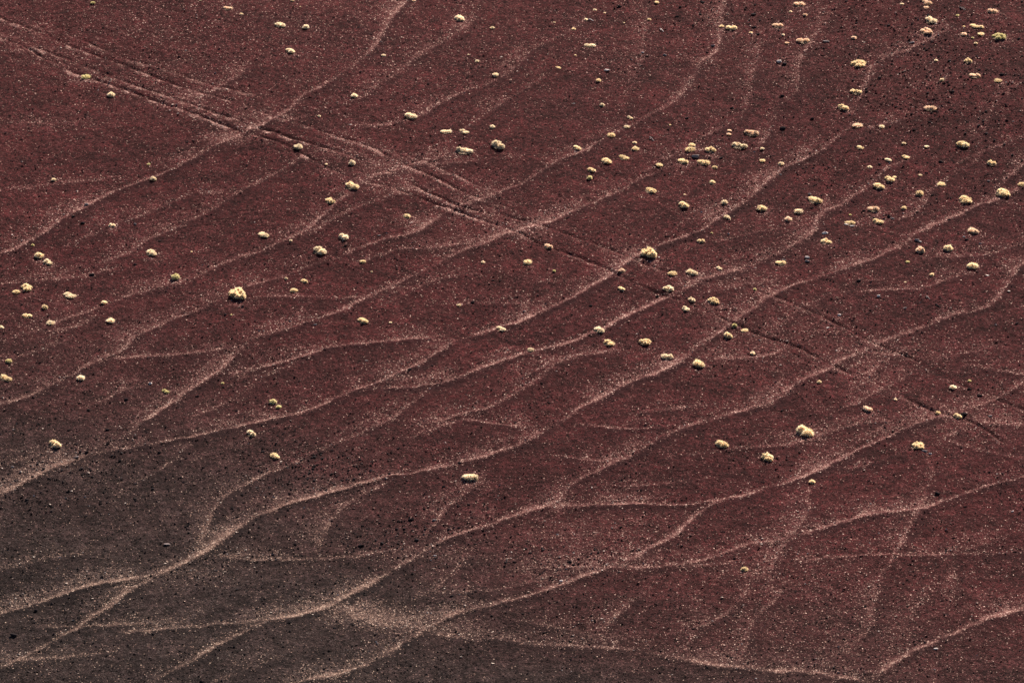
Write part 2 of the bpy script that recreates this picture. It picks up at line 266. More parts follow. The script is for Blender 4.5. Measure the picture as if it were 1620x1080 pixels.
def raster(pts, reach, fn, warp=1.0, fade=6.0):
    q = spline(pts); L = 0.0; total = len(q)-1
    for i in range(total):
        a, b = q[i], q[i+1]
        i0, i1 = np.searchsorted(xs, [min(a[0], b[0])-reach, max(a[0], b[0])+reach])
        j0, j1 = np.searchsorted(ys, [min(a[1], b[1])-reach, max(a[1], b[1])+reach])
        if i1 <= i0 or j1 <= j0: continue
        sx = X[j0:j1, i0:i1]; sy = Y[j0:j1, i0:i1]; ab = b-a; l2 = max(ab@ab, 1e-9)
        t = np.clip(((sx-a[0])*ab[0]+(sy-a[1])*ab[1])/l2, 0, 1)
        dx = sx+warp*WX[j0:j1, i0:i1]-(a[0]+t*ab[0]); dy = sy+warp*WY[j0:j1, i0:i1]-(a[1]+t*ab[1]); d = np.hypot(dx, dy)
        end = min(1.0, (i+1)/fade, (total-i)/fade)
        # positive on the downhill side
        sg = np.where(ab[0]*dy-ab[1]*dx > 0, 1.0, -1.0)*(1 if ab[0] < 0 else -1)
        fn((slice(j0, j1), slice(i0, i1)), d, d*sg, end)
WX = 0.22*(fbm(X, Y, 1.0, 21, 3)-0.5); WY = 0.30*(fbm(X, Y, 0.8, 27, 3)-0.5)
NB = fbm(X, Y, 2.2, 31, 3); NW = fbm(X, Y, 5.0, 37, 2); NS = vnoise(X, Y, 0.5, 41); NB2 = fbm(X, Y, 3.0, 131, 3); NC = fbm(X, Y, 1.8, 141, 3)
for st, hw, pts in TRAILS:
    hw = hw*0.66
    def f(sl, d, ds, end, st=st, hw=hw):
        n = NB[sl]; w = hw*(0.70+0.6*NW[sl]) + 0.20*(NS[sl]-0.5)*(0.5+hw)
        e_ = np.where(ds > 0, d/(w*0.85), d/(w*1.35))
        m = min(st, 1.15)*np.clip(0.98+1.7*(n-0.5)+0.9*(NW[sl]-0.5)+0.4*(NS[sl]-.5), 0.28, 1.45)*np.exp(-1.3*e_**np.where(ds > 0, 2.0, 1.35))*(0.4+0.6*end)
        halo = 0.95*st*np.exp(-((ds+0.55)/np.where(ds > -0.55, 0.40, 0.75))**2)*np.clip(2.6*(NB2[sl]-0.38), 0, 1)*end
        D[sl] = np.maximum(D[sl], halo)
        K[sl] = np.maximum(K[sl], min(1.0, st)*end*np.exp(-((ds-0.42)/0.30)**2)*np.clip(.4+1.5*NB2[sl]-.3, 0, 1))
        better = m > T[sl]
        x = ds/hw; h = min(1.0, st)*end*0.065*x*np.exp(-(x*0.8)**2)
        H[sl] = np.where(better, h, H[sl]); T[sl] = np.maximum(T[sl], m)
    raster(pts, 1.9, f)
for dp, pts in RUTS:
    def f(sl, d, ds, end, dp=dp):
        w = 0.095*(0.8+0.5*NW[sl]); k = dp*end*np.clip(3.2*(NC[sl]-0.30), 0.08, 1.0)
        h = k*(-0.155*np.exp(-(d/w)**2)+0.008*np.exp(-((d-0.36)/0.16)**2))
        H[sl] = np.where(np.abs(h) > np.abs(H[sl]), h, H[sl])
        R[sl] = np.maximum(R[sl], k*np.exp(-((ds-0.24)/0.13)**2)*np.clip(6.0*(fbm(X[sl], Y[sl], 0.6, 51, 3)-0.48), 0, 1)*1.5*np.clip(.45-.25*X[sl], .25, 1))
        D[sl] = np.maximum(D[sl], np.clip(.6-.05*X[sl], .3, .8)*dp*end*np.exp(-(d/0.7)**2)*np.clip(3*(NB2[sl]-.45), 0, 1))
    raster(pts, 1.3, f, 0.5, 16.0)
# pixel space coordinates of every vertex, to lay the traced patches on the slope
def to_px(x, y, z):
    c, s = math.cos(PITCH), math.sin(PITCH)
    rx = x-CAM[0]; ry = y-CAM[1]; rz = z-CAM[2]; dep = np.maximum(ry*c-rz*s, 1.0); up = ry*s+rz*c
    return 810+rx/dep*DIST/WIDTH*1620, 540-up/dep*DIST/WIDTH*1620
PX, PY = to_px(X, Y, Z)
infr = (np.abs(X) < 60) & (np.abs(Y) < 90)
def blob(B, px, py):
    o = np.zeros_like(px)
    for (bx, by, rx, ry, s) in B:
        if rx: o = np.maximum(o, s*np.exp(-((px-bx)/rx)**2-((py-by)/ry)**2))
    return o
FOOT = [(tx+.15*tw, ty+.45*th, .75*tw, .55*th, .75) for tx, ty, tw, th in _T if tw > 11]
FB = np.zeros_like(X)
for (bx, by, brx, bry, bs_) in FOOT:
    fx_, fy_, fz_, ft_ = ground_at(bx, by); sc_ = ft_[0]/DIST*WIDTH/1620
    i0, i1 = np.searchsorted(xs, [fx_[0]-3*brx*sc_, fx_[0]+3*brx*sc_]); j0, j1 = np.searchsorted(ys, [fy_[0]-6*brx*sc_, fy_[0]+6*brx*sc_])
    w_ = (slice(j0, j1), slice(i0, i1)); FB[w_] = np.maximum(FB[w_], bs_*np.exp(-((X[w_]-fx_[0])/(brx*sc_))**2-((Y[w_]-fy_[0])/(bry*2.0*sc_))**2))
D = D + FB*np.clip(3*(NB2-.35), 0, 1)
D = D + np.where(infr, blob(DUST, PX, PY), 0)*(0.3+1.4*NB)
SB = np.where(infr, blob(STONY, PX, PY), 0)
al = np.array(ASHLINE, float)
lim = np.interp(PX, al[:, 0], al[:, 1])
A = 1/(1+np.exp(-np.clip((PY-lim+150*(fbm(X*0.35+Y*0.12, Y, 4.0, 61, 5)-0.5))/70.0, -30, 30)))
Z = Z + H + 0.030*(fbm(X, Y, 0.9, 71, 2)-0.5)*infr + 0.062*(vnoise(X, Y, 0.17, 75)-0.5)*infr*(1-0.75*np.clip(T, 0, 1))
Z = Z + 0.10*(fbm(X, Y, 3.5, 79, 3)-0.5)*infr
ny, nx = X.shape
me = bpy.data.meshes.new('ground')
me.vertices.add(nx*ny); me.vertices.foreach_set('co', np.stack([X, Y, Z], -1).astype(np.float32).ravel())
idx = np.arange(nx*ny).reshape(ny, nx)
q = np.stack([idx[:-1, :-1], idx[:-1, 1:], idx[1:, 1:], idx[1:, :-1]], -1).reshape(-1, 4).astype(np.int32)
me.loops.add(q.size); me.polygons.add(len(q))
me.loops.foreach_set('vertex_index', q.ravel())
me.polygons.foreach_set('loop_start', np.arange(0, q.size, 4, dtype=np.int32))
me.polygons.foreach_set('use_smooth', np.ones(len(q), bool)); me.update()
for nm, arr in (('trail', T), ('dust', D), ('fleck', R), ('stony', SB), ('ash', A), ('fines', K)):
    at = me.attributes.new(nm, 'FLOAT', 'POINT'); at.data.foreach_set('value', arr.astype(np.float32).ravel())
ground = bpy.data.objects.new('ground', me); SC.collection.objects.link(ground)
ground['kind'] = 'structure'
ground['label'] = 'dark red volcanic slope crossed by pale winding animal trails'

# ------------------------------------------------------------------ materials
class N:
    def __init__(s, name):
        s.m = bpy.data.materials.new(name); s.m.use_nodes = True; s.t = s.m.node_tree; s.b = s.t.nodes['Principled BSDF']
        s.b.inputs['Specular IOR Level'].default_value = 0.04; s.b.inputs['Roughness'].default_value = 0.95
    def n(s, k, **kw):
        o = s.t.nodes.new(k)
        for a, v in kw.items(): setattr(o, a, v)
        return o
    def l(s, a, b): s.t.links.new(a, b)
    def attr(s, name): return s.n('ShaderNodeAttribute', attribute_name=name).outputs['Fac']
    def math(s, op, a, b=None, clamp=False):
        o = s.n('ShaderNodeMath', operation=op); o.use_clamp = clamp
        for i, v in enumerate((a, b)):
            if v is None: continue
            if isinstance(v, (int, float)): o.inputs[i].default_value = v
            else: s.l(v, o.inputs[i])
        return o.outputs[0]
    def noise(s, scale, detail=3, rough=0.55, vec=None, w=0):
        o = s.n('ShaderNodeTexNoise'); o.inputs['Scale'].default_value = scale; o.inputs['Detail'].default_value = detail
        o.inputs['Roughness'].default_value = rough
        if vec is not None: s.l(vec, o.inputs['Vector'])
        return o.outputs['Fac']
    def ramp(s, fac, stops, mode='LINEAR'):
        o = s.n('ShaderNodeValToRGB'); r = o.color_ramp; r.interpolation = mode
        while len(r.elements) < len(stops): r.elements.new(0.5)
        for e, (p, c) in zip(r.elements, stops): e.position = p; e.color = (*c, 1) if len(c) == 3 else c
        s.l(fac, o.inputs[0]); return o.outputs['Color']
    def mix(s, fac, a, b, blend='MIX'):
        o = s.n('ShaderNodeMix', data_type='RGBA', blend_type=blend)
        for k, v in ((0, fac), (6, a), (7, b)):
            if isinstance(v, (int, float)): o.inputs[k].default_value = v
            elif isinstance(v, tuple): o.inputs[k].default_value = (*v, 1)
            else: s.l(v, o.inputs[k])
        return o.outputs[2]
g3 = lambda v: (v, v, v)
def ground_material():
    k = N('red volcanic ground'); co = k.n('ShaderNodeTexCoord').outputs['Object']
    # base soil
    big = k.noise(0.09, 4, 0.6, co); mid = k.noise(0.9, 4, 0.6, co); fine = k.noise(7.0, 4, 0.7, co)
    red = k.ramp(big, [(0.3, RED1), (0.7, RED2)])
    ashc = k.ramp(mid, [(0.3, ASH1), (0.7, ASH2)])
    base = k.mix(k.attr('ash'), red, ashc)
    base = k.mix(1.0, base, k.ramp(fine, [(0.32, g3(.35)), (0.5, g3(1.0)), (0.68, g3(1.9))]), 'MULTIPLY')
    base = k.mix(0.8, base, k.ramp(mid, [(0.35, g3(.66)), (0.5, g3(1.0)), (0.65, g3(1.32))]), 'MULTIPLY')
    mot = k.noise(1.7, 7, 0.85, co)
    base = k.mix(0.9, base, k.ramp(mot, [(0.37, g3(.40)), (0.5, g3(1.0)), (0.63, g3(1.9))]), 'MULTIPLY')
    band = k.n('ShaderNodeMapping'); band.inputs['Scale'].default_value = (0.10, 0.42, 0.42); band.inputs['Rotation'].default_value = (0, 0, 0.12); k.l(co, band.inputs[0])
    base = k.mix(0.8, base, k.ramp(k.noise(1.0, 3, 0.6, band.outputs[0]), [(0.35, g3(.68)), (0.65, g3(1.28))]), 'MULTIPLY')
    # grains: many small stones of different tone
    v = k.n('ShaderNodeTexVoronoi'); v.inputs['Scale'].default_value = 11.0; k.l(co, v.inputs['Vector'])
    sep = k.n('ShaderNodeSeparateColor'); k.l(v.outputs['Color'], sep.inputs[0])
    grain = k.ramp(sep.outputs[0], [(0.0, g3(.15)), (0.15, g3(.55)), (0.5, g3(.95)), (0.85, g3(1.4)), (0.95, g3(1.7)), (1.0, g3(2.2))])
    pat = k.ramp(k.noise(0.33, 4, 0.65, co), [(0.40, g3(.45)), (0.60, g3(1.0))])
    base = k.mix(k.math('MULTIPLY', pat, k.math('SUBTRACT', 1.0, k.math('MULTIPLY', k.attr('fines'), 0.75), True)), base, grain, 'MULTIPLY')
    v3 = k.n('ShaderNodeTexVoronoi'); v3.inputs['Scale'].default_value = 15.0; k.l(co, v3.inputs['Vector'])
    s3 = k.n('ShaderNodeSeparateColor'); k.l(v3.outputs['Color'], s3.inputs[0])
    cl3 = k.ramp(k.noise(1.1, 6, 0.8, co), [(0.42, g3(.03)), (0.60, g3(1.0))])
    cl3 = k.math('ADD', cl3, k.math('MULTIPLY', k.attr('dust'), 0.8))
    sel = k.math('MULTIPLY', k.ramp(s3.outputs[1], [(0.76, g3(0)), (1.0, g3(.95))]), cl3)
    sel = k.math('MULTIPLY', sel, k.math('SUBTRACT', 1.0, k.attr('fines'), True))
    base = k.mix(sel, base, k.mix(k.attr('ash'), GRIT, (.062, .046, .043)))
    base = k.mix(k.math('MULTIPLY', k.attr('fines'), 0.75, True), base, k.mix(k.attr('ash'), FINES, (.0075, .0052, .0054)))
    # dusty paler soil
    dn = k.ramp(k.noise(2.6, 5, 0.75, co), [(0.42, g3(0)), (0.66, g3(1))])
    dustm = k.math('MULTIPLY', k.math('ADD', k.attr('dust'), 0.13), dn, True)
    base = k.mix(dustm, base, k.mix(k.attr('ash'), DUSTC, (.050, .033, .028)))
    # pale chips
    v2 = k.n('ShaderNodeTexVoronoi'); v2.inputs['Scale'].default_value = 11.0; k.l(co, v2.inputs['Vector'])
    sp2 = k.n('ShaderNodeSeparateColor'); k.l(v2.outputs['Color'], sp2.inputs[0])
    sp2b = 0
    near = k.math('LESS_THAN', v2.outputs['Distance'], k.math('MULTIPLY', sp2.outputs[2], 0.42))
    dens = k.math('ADD', k.math('MULTIPLY', k.attr('dust'), 0.50), k.math('MULTIPLY', k.attr('trail'), 0.34))
    clump = k.ramp(k.noise(0.9, 5, 0.75, co), [(0.45, g3(0.0)), (0.66, g3(.16))])
    dens = k.math('ADD', k.math('ADD', dens, 0.004), clump)
    dens = k.math('ADD', dens, k.math('MULTIPLY', k.attr('fleck'), 0.35))
    chip = k.math('MULTIPLY', near, k.math('LESS_THAN', sp2.outputs[1], dens))
    # light grit lying thick on the trails
    v4 = k.n('ShaderNodeTexVoronoi'); v4.inputs['Scale'].default_value = 17.0; k.l(co, v4.inputs['Vector'])
    s4 = k.n('ShaderNodeSeparateColor'); k.l(v4.outputs['Color'], s4.inputs[0])
    tr2 = k.math('MULTIPLY', k.attr('trail'), k.math('ADD', k.math('MULTIPLY', k.attr('trail'), 0.45), 0.5))
    gd = k.math('ADD', k.math('ADD', k.math('MULTIPLY', tr2, 0.60), k.math('ADD', k.math('MULTIPLY', k.attr('dust'), 0.28), k.math('MULTIPLY', k.attr('fleck'), 0.55))), 0.015)
    gd = k.math('MULTIPLY', gd, k.ramp(k.noise(2.3, 5, 0.8, co), [(0.40, g3(.10)), (0.61, g3(1.3))]))
    gsel = k.math('LESS_THAN', s4.outputs[0], gd)
    gcol = k.ramp(s4.outputs[1], [(0.0, (.075, .029, .027)), (0.6, (.150, .068, .059)), (0.85, (.30, .17, .14)), (1.0, (.55, .38, .32))])
    gcol = k.mix(k.attr('ash'), gcol, k.ramp(s4.outputs[1], [(0.0, (.055, .034, .028)), (0.6, (.115, .070, .054)), (0.85, (.22, .145, .11)), (1.0, (.45, .33, .26))]))
    # trails
    tnn = k.math('ADD', k.math('MULTIPLY', k.math('ADD', k.noise(13.0, 4, 0.8, co), -0.5), 2.6), k.math('MULTIPLY', k.math('ADD', k.noise(3.5, 3, 0.7, co), -0.5), 1.2))
    tb = k.ramp(k.math('ADD', k.attr('trail'), tnn), [(0.15, g3(0)), (1.0, g3(1.0))])
    tm = k.math('MULTIPLY', tb, k.math('ADD', k.math('MULTIPLY', k.attr('trail'), 0.95), 0.08), True)
    tm = k.math('MULTIPLY', tm, k.math('MULTIPLY', k.attr('trail'), 6.0, True), True)
    tcol = k.mix(k.attr('ash'), TRAILR, TRAILA)
    tcol = k.mix(0.8, tcol, k.ramp(fine, [(0.3, g3(.7)), (0.7, g3(1.3))]), 'MULTIPLY')
    base = k.mix(k.math('MULTIPLY', tm, 0.62, True), base, tcol)
    base = k.mix(k.math('MULTIPLY', gsel, 0.88), base, gcol)
    base = k.mix(k.math('MULTIPLY', chip, 0.85), base, CHIP)
    fn = k.ramp(k.noise(13.0, 4, 0.85, co), [(0.50, g3(0)), (0.57, g3(1))])
    base = k.mix(k.math('MULTIPLY', k.attr('fleck'), fn, True), base, (.30, .17, .145))
    k.l(base, k.b.inputs['Base Color'])
    bh = k.math('ADD', k.math('MULTIPLY', k.noise(11.0, 5, 0.75, co), 1.0), k.math('MULTIPLY', v.outputs['Distance'], -0.8))
    flat = k.math('SUBTRACT', 1.0, k.math('MULTIPLY', k.attr('trail'), 0.6), True)
    bp = k.n('ShaderNodeBump'); bp.inputs['Distance'].default_value = 0.05
    k.l(flat, bp.inputs['Strength']); k.l(bh, bp.inputs['Height']); k.l(bp.outputs[0], k.b.inputs['Normal'])
    return k.m
RED1 = (.0190, .0036, .0040); RED2 = (.0280, .0058, .0060)
ASH1 = (.0112, .0066, .0066); ASH2 = (.0175, .0108, .0100)
DUSTC = (.070, .026, .024); TRAILR = (.085, .031, .029); TRAILA = (.070, .041, .033); FINES = (.0130, .0034, .0042); GRIT = (.108, .036, .036); CHIP = (.25, .155, .125)
me.materials.append(ground_material())

def rock_material(name, a, b):
    k = N(name); co = k.n('ShaderNodeTexCoord').outputs['Object']
    c = k.ramp(k.noise(3.0, 5, 0.65, co), [(0.3, a), (0.7, b)])
    k.l(c, k.b.inputs['Base Color']); k.b.inputs['Roughness'].default_value = 0.85
    bp = k.n('ShaderNodeBump'); bp.inputs['Strength'].default_value = 0.6; bp.inputs['Distance'].default_value = 0.03
    k.l(k.noise(14.0, 4, 0.7, co), bp.inputs['Height']); k.l(bp.outputs[0], k.b.inputs['Normal'])
    return k.m
M_DARK = rock_material('dark basalt', (.007, .005, .006), (.028, .020, .021))
M_GREY = rock_material('grey rock', (.11, .085, .083), (.24, .19, .18))
M_PALE = rock_material('pale rock', (.38, .30, .27), (.60, .50, .45))
M_RED = rock_material('red scoria', (.05, .018, .018), (.10, .045, .04))
def grass_material(name, a, b, c):
    k = N(name); co = k.n('ShaderNodeTexCoord').outputs['Object']
    rnd = k.n('ShaderNodeObjectInfo').outputs['Random']
    at = k.attr('blade')
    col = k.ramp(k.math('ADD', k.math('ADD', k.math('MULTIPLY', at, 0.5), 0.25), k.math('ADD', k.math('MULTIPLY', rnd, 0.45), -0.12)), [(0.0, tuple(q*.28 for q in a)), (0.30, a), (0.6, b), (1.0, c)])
    col = k.mix(0.6, col, k.ramp(k.noise(4.0, 3, 0.6, co), [(0.35, g3(.80)), (0.65, g3(1.15))]), 'MULTIPLY')
    k.l(col, k.b.inputs['Base Color']); k.b.inputs['Roughness'].default_value = 0.8
    tr = k.n('ShaderNodeBsdfTranslucent'); k.l(col, tr.inputs[0]); mx = k.n('ShaderNodeMixShader'); mx.inputs[0].default_value = 0.5
    k.l(k.b.outputs[0], mx.inputs[1]); k.l(tr.outputs[0], mx.inputs[2]); k.l(mx.outputs[0], k.t.nodes['Material Output'].inputs[0])
    return k.m
TONE = {'y': ('straw yellow', grass_material('straw grass', (.84, .64, .37), (.94, .76, .49), (.98, .86, .62))),
        'c': ('pale cream', grass_material('cream grass', (.86, .68, .45), (.95, .80, .58), (.98, .88, .70))),
        'p': ('pinkish cream', grass_material('pinkish grass', (.80, .56, .38), (.93, .69, .50), (.97, .80, .62))),
        'g': ('greenish yellow', grass_material('greenish grass', (.56, .48, .22), (.74, .64, .34), (.88, .78, .48)))}

# ------------------------------------------------------------------ mesh prototypes
def np_mesh(name, V, F, mat, attrs=None, smooth=False):
    m = bpy.data.meshes.new(name); V = np.asarray(V, np.float32)
    F = [np.asarray(f, np.int32) for f in F]
    m.vertices.add(len(V)); m.vertices.foreach_set('co', V.ravel())
    loops = np.concatenate([f.ravel() for f in F]); cnt = np.concatenate([np.full(len(f), f.shape[1]) for f in F])
    m.loops.add(len(loops)); m.loops.foreach_set('vertex_index', loops)
    m.polygons.add(len(cnt)); m.polygons.foreach_set('loop_start', np.concatenate([[0], np.cumsum(cnt)[:-1]]).astype(np.int32))
    m.polygons.foreach_set('use_smooth', np.full(len(cnt), smooth)); m.update()
    for k, a in (attrs or {}).items():
        at = m.attributes.new(k, 'FLOAT', 'POINT'); at.data.foreach_set('value', np.asarray(a, np.float32))
    if mat: m.materials.append(mat)
    return m
def ico(sub):
    import bmesh
    b = bmesh.new(); bmesh.ops.create_icosphere(b, subdivisions=sub, radius=1.0)
    V = np.array([v.co[:] for v in b.verts]); F = np.array([[v.index for v in f.verts] for f in b.faces]); b.free(); return V, F
IV, IF = ico(2); IV3, IF3 = ico(3)
def tuft_data(seed, shaggy):
    """cushion of fine stiff blades, radius 1, height 1 above z = 0"""
    r = np.random.RandomState(seed)
    V = IV3.copy(); bumps = r.normal(size=(16, 3)); bumps /= np.linalg.norm(bumps, axis=1)[:, None]; bumps[:, 2] = np.abs(bumps[:, 2])+.1
    d = V@bumps.T; bs = .5+r.rand(16); k = 0.62+0.16*np.max(bs*np.exp((d-1)*10), axis=1)+0.04*r.normal(size=len(V)); V = V*k[:, None]; V[:, 2] = np.maximum(V[:, 2], -0.30)
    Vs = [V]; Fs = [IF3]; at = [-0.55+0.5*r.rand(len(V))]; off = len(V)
    n = 1050
    for i in range(n):
        th = r.rand()*2*math.pi; u = r.rand(); ct = -0.22+1.22*u**0.85; stt = math.sqrt(max(0, 1-ct*ct))
        dr = np.array([stt*math.cos(th), stt*math.sin(th), ct])
        kk = 0.66+0.18*np.max(bs*np.exp((bumps@dr-1)*10)); L = kk+0.10+(.10+shaggy)*r.rand()**2
        b0 = dr*kk*0.62; tip = dr*L; tip[2] += -0.10*stt*L*r.rand(); tip[:2] += 0.08*r.normal(size=2)
        side = np.cross(dr, [0.1, 0.2, 1]); side /= np.linalg.norm(side)+1e-6
        side = side*math.cos(r.rand()*3.14)+np.cross(dr, side)*math.sin(r.rand()*3.14)
        w = 0.030+0.030*r.rand(); mid = (b0+tip)/2+0.03*r.normal(size=3)
        Vs.append(np.array([b0-side*w, b0+side*w, mid+side*w*.8, mid-side*w*.8, tip])); c = .25+.75*r.rand() if r.rand() > .08 else -.3
        Fs.append(np.array([[off, off+1, off+2]])); Fs.append(np.array([[off, off+2, off+3]])); Fs.append(np.array([[off+3, off+2, off+4]]))
        at.append(np.full(5, c)); off += 5
    return np.vstack(Vs), [np.vstack(Fs)], np.concatenate(at)
TUFT = {}
for s in range(6):
    V, F, a = tuft_data(100+s, 0.10 if s < 4 else 0.30)
    for t, (nm, m) in TONE.items(): TUFT[(t, s)] = np_mesh('tuft', V, F, m, {'blade': a})
def skirt_data(seed):
    r = np.random.RandomState(seed); Vs = []; Fs = []; off = 0
    for i in range(260):
        th = r.rand()*6.283; r0 = .25+.5*r.rand(); L = .25+.35*r.rand(); d = np.array([math.cos(th), math.sin(th), 0]); sd_ = np.array([-d[1], d[0], 0])*(.03+.03*r.rand())
        b0 = d*r0+[0, 0, .28*r.rand()]; t0 = d*(r0+L*.8)+[0, 0, .02+.12*r.rand()]+0.05*r.normal(size=3)
        Vs += [b0-sd_, b0+sd_, t0]; Fs.append((off, off+1, off+2)); off += 3
    return np.array(Vs), [np.array(Fs)]
M_SKIRT = rock_material('old grass underside shade', (.10, .065, .045), (.28, .20, .14))  # old blades coloured dark to paint in the shaded underside of a tussock
SKIRT = [np_mesh('dry_shade_skirt', *skirt_data(700+s), M_SKIRT) for s in range(3)]
ROCK = {}
for s in range(7):
    r = np.random.RandomState(300+s); V = IV.copy()
    for _ in range(11):
        nrm = r.normal(size=3); nrm /= np.linalg.norm(nrm); c = 0.55+0.3*r.rand(); d = V@nrm; V = V-np.maximum(d-c, 0)[:, None]*nrm
    V += 0.035*r.normal(size=V.shape); V /= np.abs(V).max(0)
    for nm, m in (('dark', M_DARK), ('grey', M_GREY), ('pale', M_PALE), ('red', M_RED)): ROCK[(nm, s)] = np_mesh('rock', V, [IF], m)

def link(o, parent=None):
    SC.collection.objects.link(o)
    if parent is not None: o.parent = parent
    return o
def ground_tilt(x, y):
    e = 0.6; zx = (height(x+e, y)-height(x-e, y))/(2*e); zy = (height(x, y+e)-height(x, y-e))/(2*e)
    return Vector((-float(zx), -float(zy), 1)).normalized()

# ------------------------------------------------------------------ tussocks (photo x, y, width, height, tone, form)
LAND = { # hand written labels, and a short name others are told apart by
(376,466): ('biggest lobed straw tussock left of the centre, with a dark shadow under it', 'the big lobed left tussock'),
(1027,401): ('big golden cushion of many heads where a trail crosses the wheel ruts', 'the big golden middle tussock'),
(745,755): ('pale tussock with two rounded heads, alone in the lower middle', 'the lone two-headed lower tussock'),
(1273,682): ('largest dense oval straw tussock on the lower right slope', 'the largest lower right tussock'),
(1214,724): ('bushy round straw tussock just left of and below the largest lower right one', 'the bushy round lower right tussock'),
(1451,705): ('ragged straw tussock with a grey slab showing at its right foot', 'the tussock with the grey slab'),
(87,703): ('lone straw tussock on the brown ground at the lower left', 'the lone lower left tussock'),
(1178,900): ('small bright yellow tussock, the lowest one on the whole slope', 'the lowest yellow tussock'),
(789,231): ('large slanting oval cream tussock right of a long flat one', 'the large slanting upper middle tussock'),
(735,238): ('long flat cream tussock of three heads below two smaller ones', 'the long flat upper middle tussock'),
(506,397): ('dense cream tussock casting the darkest shadow, below a smaller one', 'the dense dark-shadowed tussock'),
(1358,101): ('wide spreading straw tussock by the trail near the top right', 'the wide upper right tussock'),
(1579,58): ('wide bushy greenish tussock near the top right corner', 'the wide greenish corner tussock'),
(1586,305): ('wide ragged straw tussock on the trail at the right edge', 'the ragged right edge tussock'),
(1527,316): ('broken open straw tussock left of the ragged one at the right edge', 'the broken open right tussock'),
(1290,317): ('wide dense oval straw tussock above two small round ones', 'the wide oval tussock right of centre'),
(1500,393): ('smooth round straw tussock beside a curled pinkish one', 'the smooth round right tussock'),
(1524,229): ('dense slanting oval straw tussock alone at the upper right', 'the dense oval upper right tussock'),
(42,456): ('bushy yellow tussock touching a smaller one at the left edge', 'the bushy left edge tussock'),
(557,295): ('slanting yellow tussock right under the double wheel ruts', 'the yellow tussock under the ruts'),
(727,30): ('star shaped cream tussock near the top edge', 'the star shaped top tussock'),
(444,40): ('slanting cream tussock left of a smaller round one near the top left', 'the slanting top left tussock'),
(650,184): ('slanting cream tussock alone between two faint trails at the upper middle', 'the lone slanting upper tussock'),
(1107,577): ('slanting straw tussock below the end of the middle row', 'the slanting tussock below centre'),
(1129,476): ('broad many-headed straw tussock beside the faded wheel ruts', 'the broad tussock by the ruts'),
(1190,210): ('long ragged pinkish tussock above another long cream one', 'the long ragged pinkish tussock'),
(1473,33): ('rounded cream tussock directly above a spiky pinkish one near the top right', 'the rounded top right tussock'),
(432,636): ('greenish tussock touching a smaller one above a bright trail', 'the greenish tussock above the trail'),
(575,508): ('slanting yellow tussock alone between trails in the middle left', 'the lone middle left tussock'),
(136,122): ('greenish domed tussock standing right in the wheel ruts at upper left', 'the domed tussock in the ruts'),
(1030,301): ('flat slanting yellow tussock with a thin shadow, above right of centre', 'the flat yellow tussock above centre'),
(933,72): ('flat wide cream tussock high up, above a white stick', 'the flat top middle tussock'),
(1265,7): ('two-headed pinkish tussock at the very top edge', 'the two-headed top edge tussock'),
(963,542): ('slanting yellow tussock just below a pale one beside the trail', 'the slanting middle tussock'),
(240,400): ('pale wedge shaped tussock alone at the left', 'the wedge shaped left tussock'),
(1142,703): ('slanting leaf shaped straw tussock, leftmost of the lower right group', 'the leftmost lower right tussock'),
(1373,648): ('small pinkish tussock with one dark shaded side above the lower right trail', 'the shaded pinkish tussock'),
}
tus = []
for part in TUS.replace('\n', ';').split(';'):
    x, y, w, h, t, s = part.split(','); tus.append((float(x), float(y), float(w), float(h), t, s))
for p in LAND: assert any((a[0], a[1]) == p for a in tus), p
def direction(dx, dy):
    a = math.degrees(math.atan2(-dy, dx)) % 360
    return ['right of', 'above right of', 'above', 'above left of', 'left of', 'below left of', 'below', 'below right of'][int((a+22.5)//45) % 8]
ORD = ['nearest', 'second', 'third', 'fourth', 'fifth', 'sixth', 'seventh', 'eighth', 'ninth', 'tenth', 'eleventh', 'twelfth', 'thirteenth', 'fourteenth']
def relate(items):
    """items: list of (x, y) -> (landmark ref, direction, ordinal word or '')"""
    keys = []
    for (x, y) in items:
        best = min(LAND, key=lambda p: math.hypot(p[0]-x, (p[1]-y)*1.2)); keys.append((best, direction(x-best[0], y-best[1])))
    out = []
    for i, (p, d) in enumerate(keys):
        same = sorted([j for j in range(len(items)) if keys[j] == (p, d)], key=lambda j: math.hypot(items[j][0]-p[0], items[j][1]-p[1]))
        out.append((LAND[p][1], d, ORD[min(same.index(i), 13)] if len(same) > 1 else ''))
    return out
rest = [t for t in tus if (t[0], t[1]) not in LAND]
rel = dict(zip([(t[0], t[1]) for t in rest], relate([(t[0], t[1]) for t in rest])))
FORM = {'r': 'round', 's': 'slanting', 't': 'two-headed', 'l': 'long', 'm': 'bushy', 'a': 'curled', 'b': 'lobed', 'w': 'two-headed'}
LOBES = { # dx, dy in half widths (right, uphill), radius, height factor
's': [(-.30, .34, .72, .95), (.34, -.30, .68, .9)],
't': [(-.42, .06, .60, .9), (.40, -.04, .62, 1.0)],
'w': [(-.44, .0, .62, 1.15), (.42, -.02, .62, 1.1), (0, -.1, .5, .8)],
'l': [(-.60, .18, .42, .95), (-.05, .05, .52, 1.0), (.52, -.16, .48, .9)],
'm': [(-.50, .20, .46, .85), (-.05, .42, .50, 1.05), (.45, .10, .50, .95), (.02, -.30, .48, .8), (.62, -.42, .34, .6)],
'a': [(-.50, .05, .46, .8), (-.02, .34, .52, 1.05), (.48, -.16, .50, .85)],
'b': [(-.52, .30, .46, .9), (.02, .52, .48, 1.1), (-.22, -.05, .50, 1.05), (.36, .16, .50, 1.15), (.56, -.42, .44, .95), (.05, -.46, .42, .8), (-.62, -.1, .34, .7)]}
tone_word = {'y': 'straw', 'c': 'cream', 'p': 'pinkish', 'g': 'greenish'}
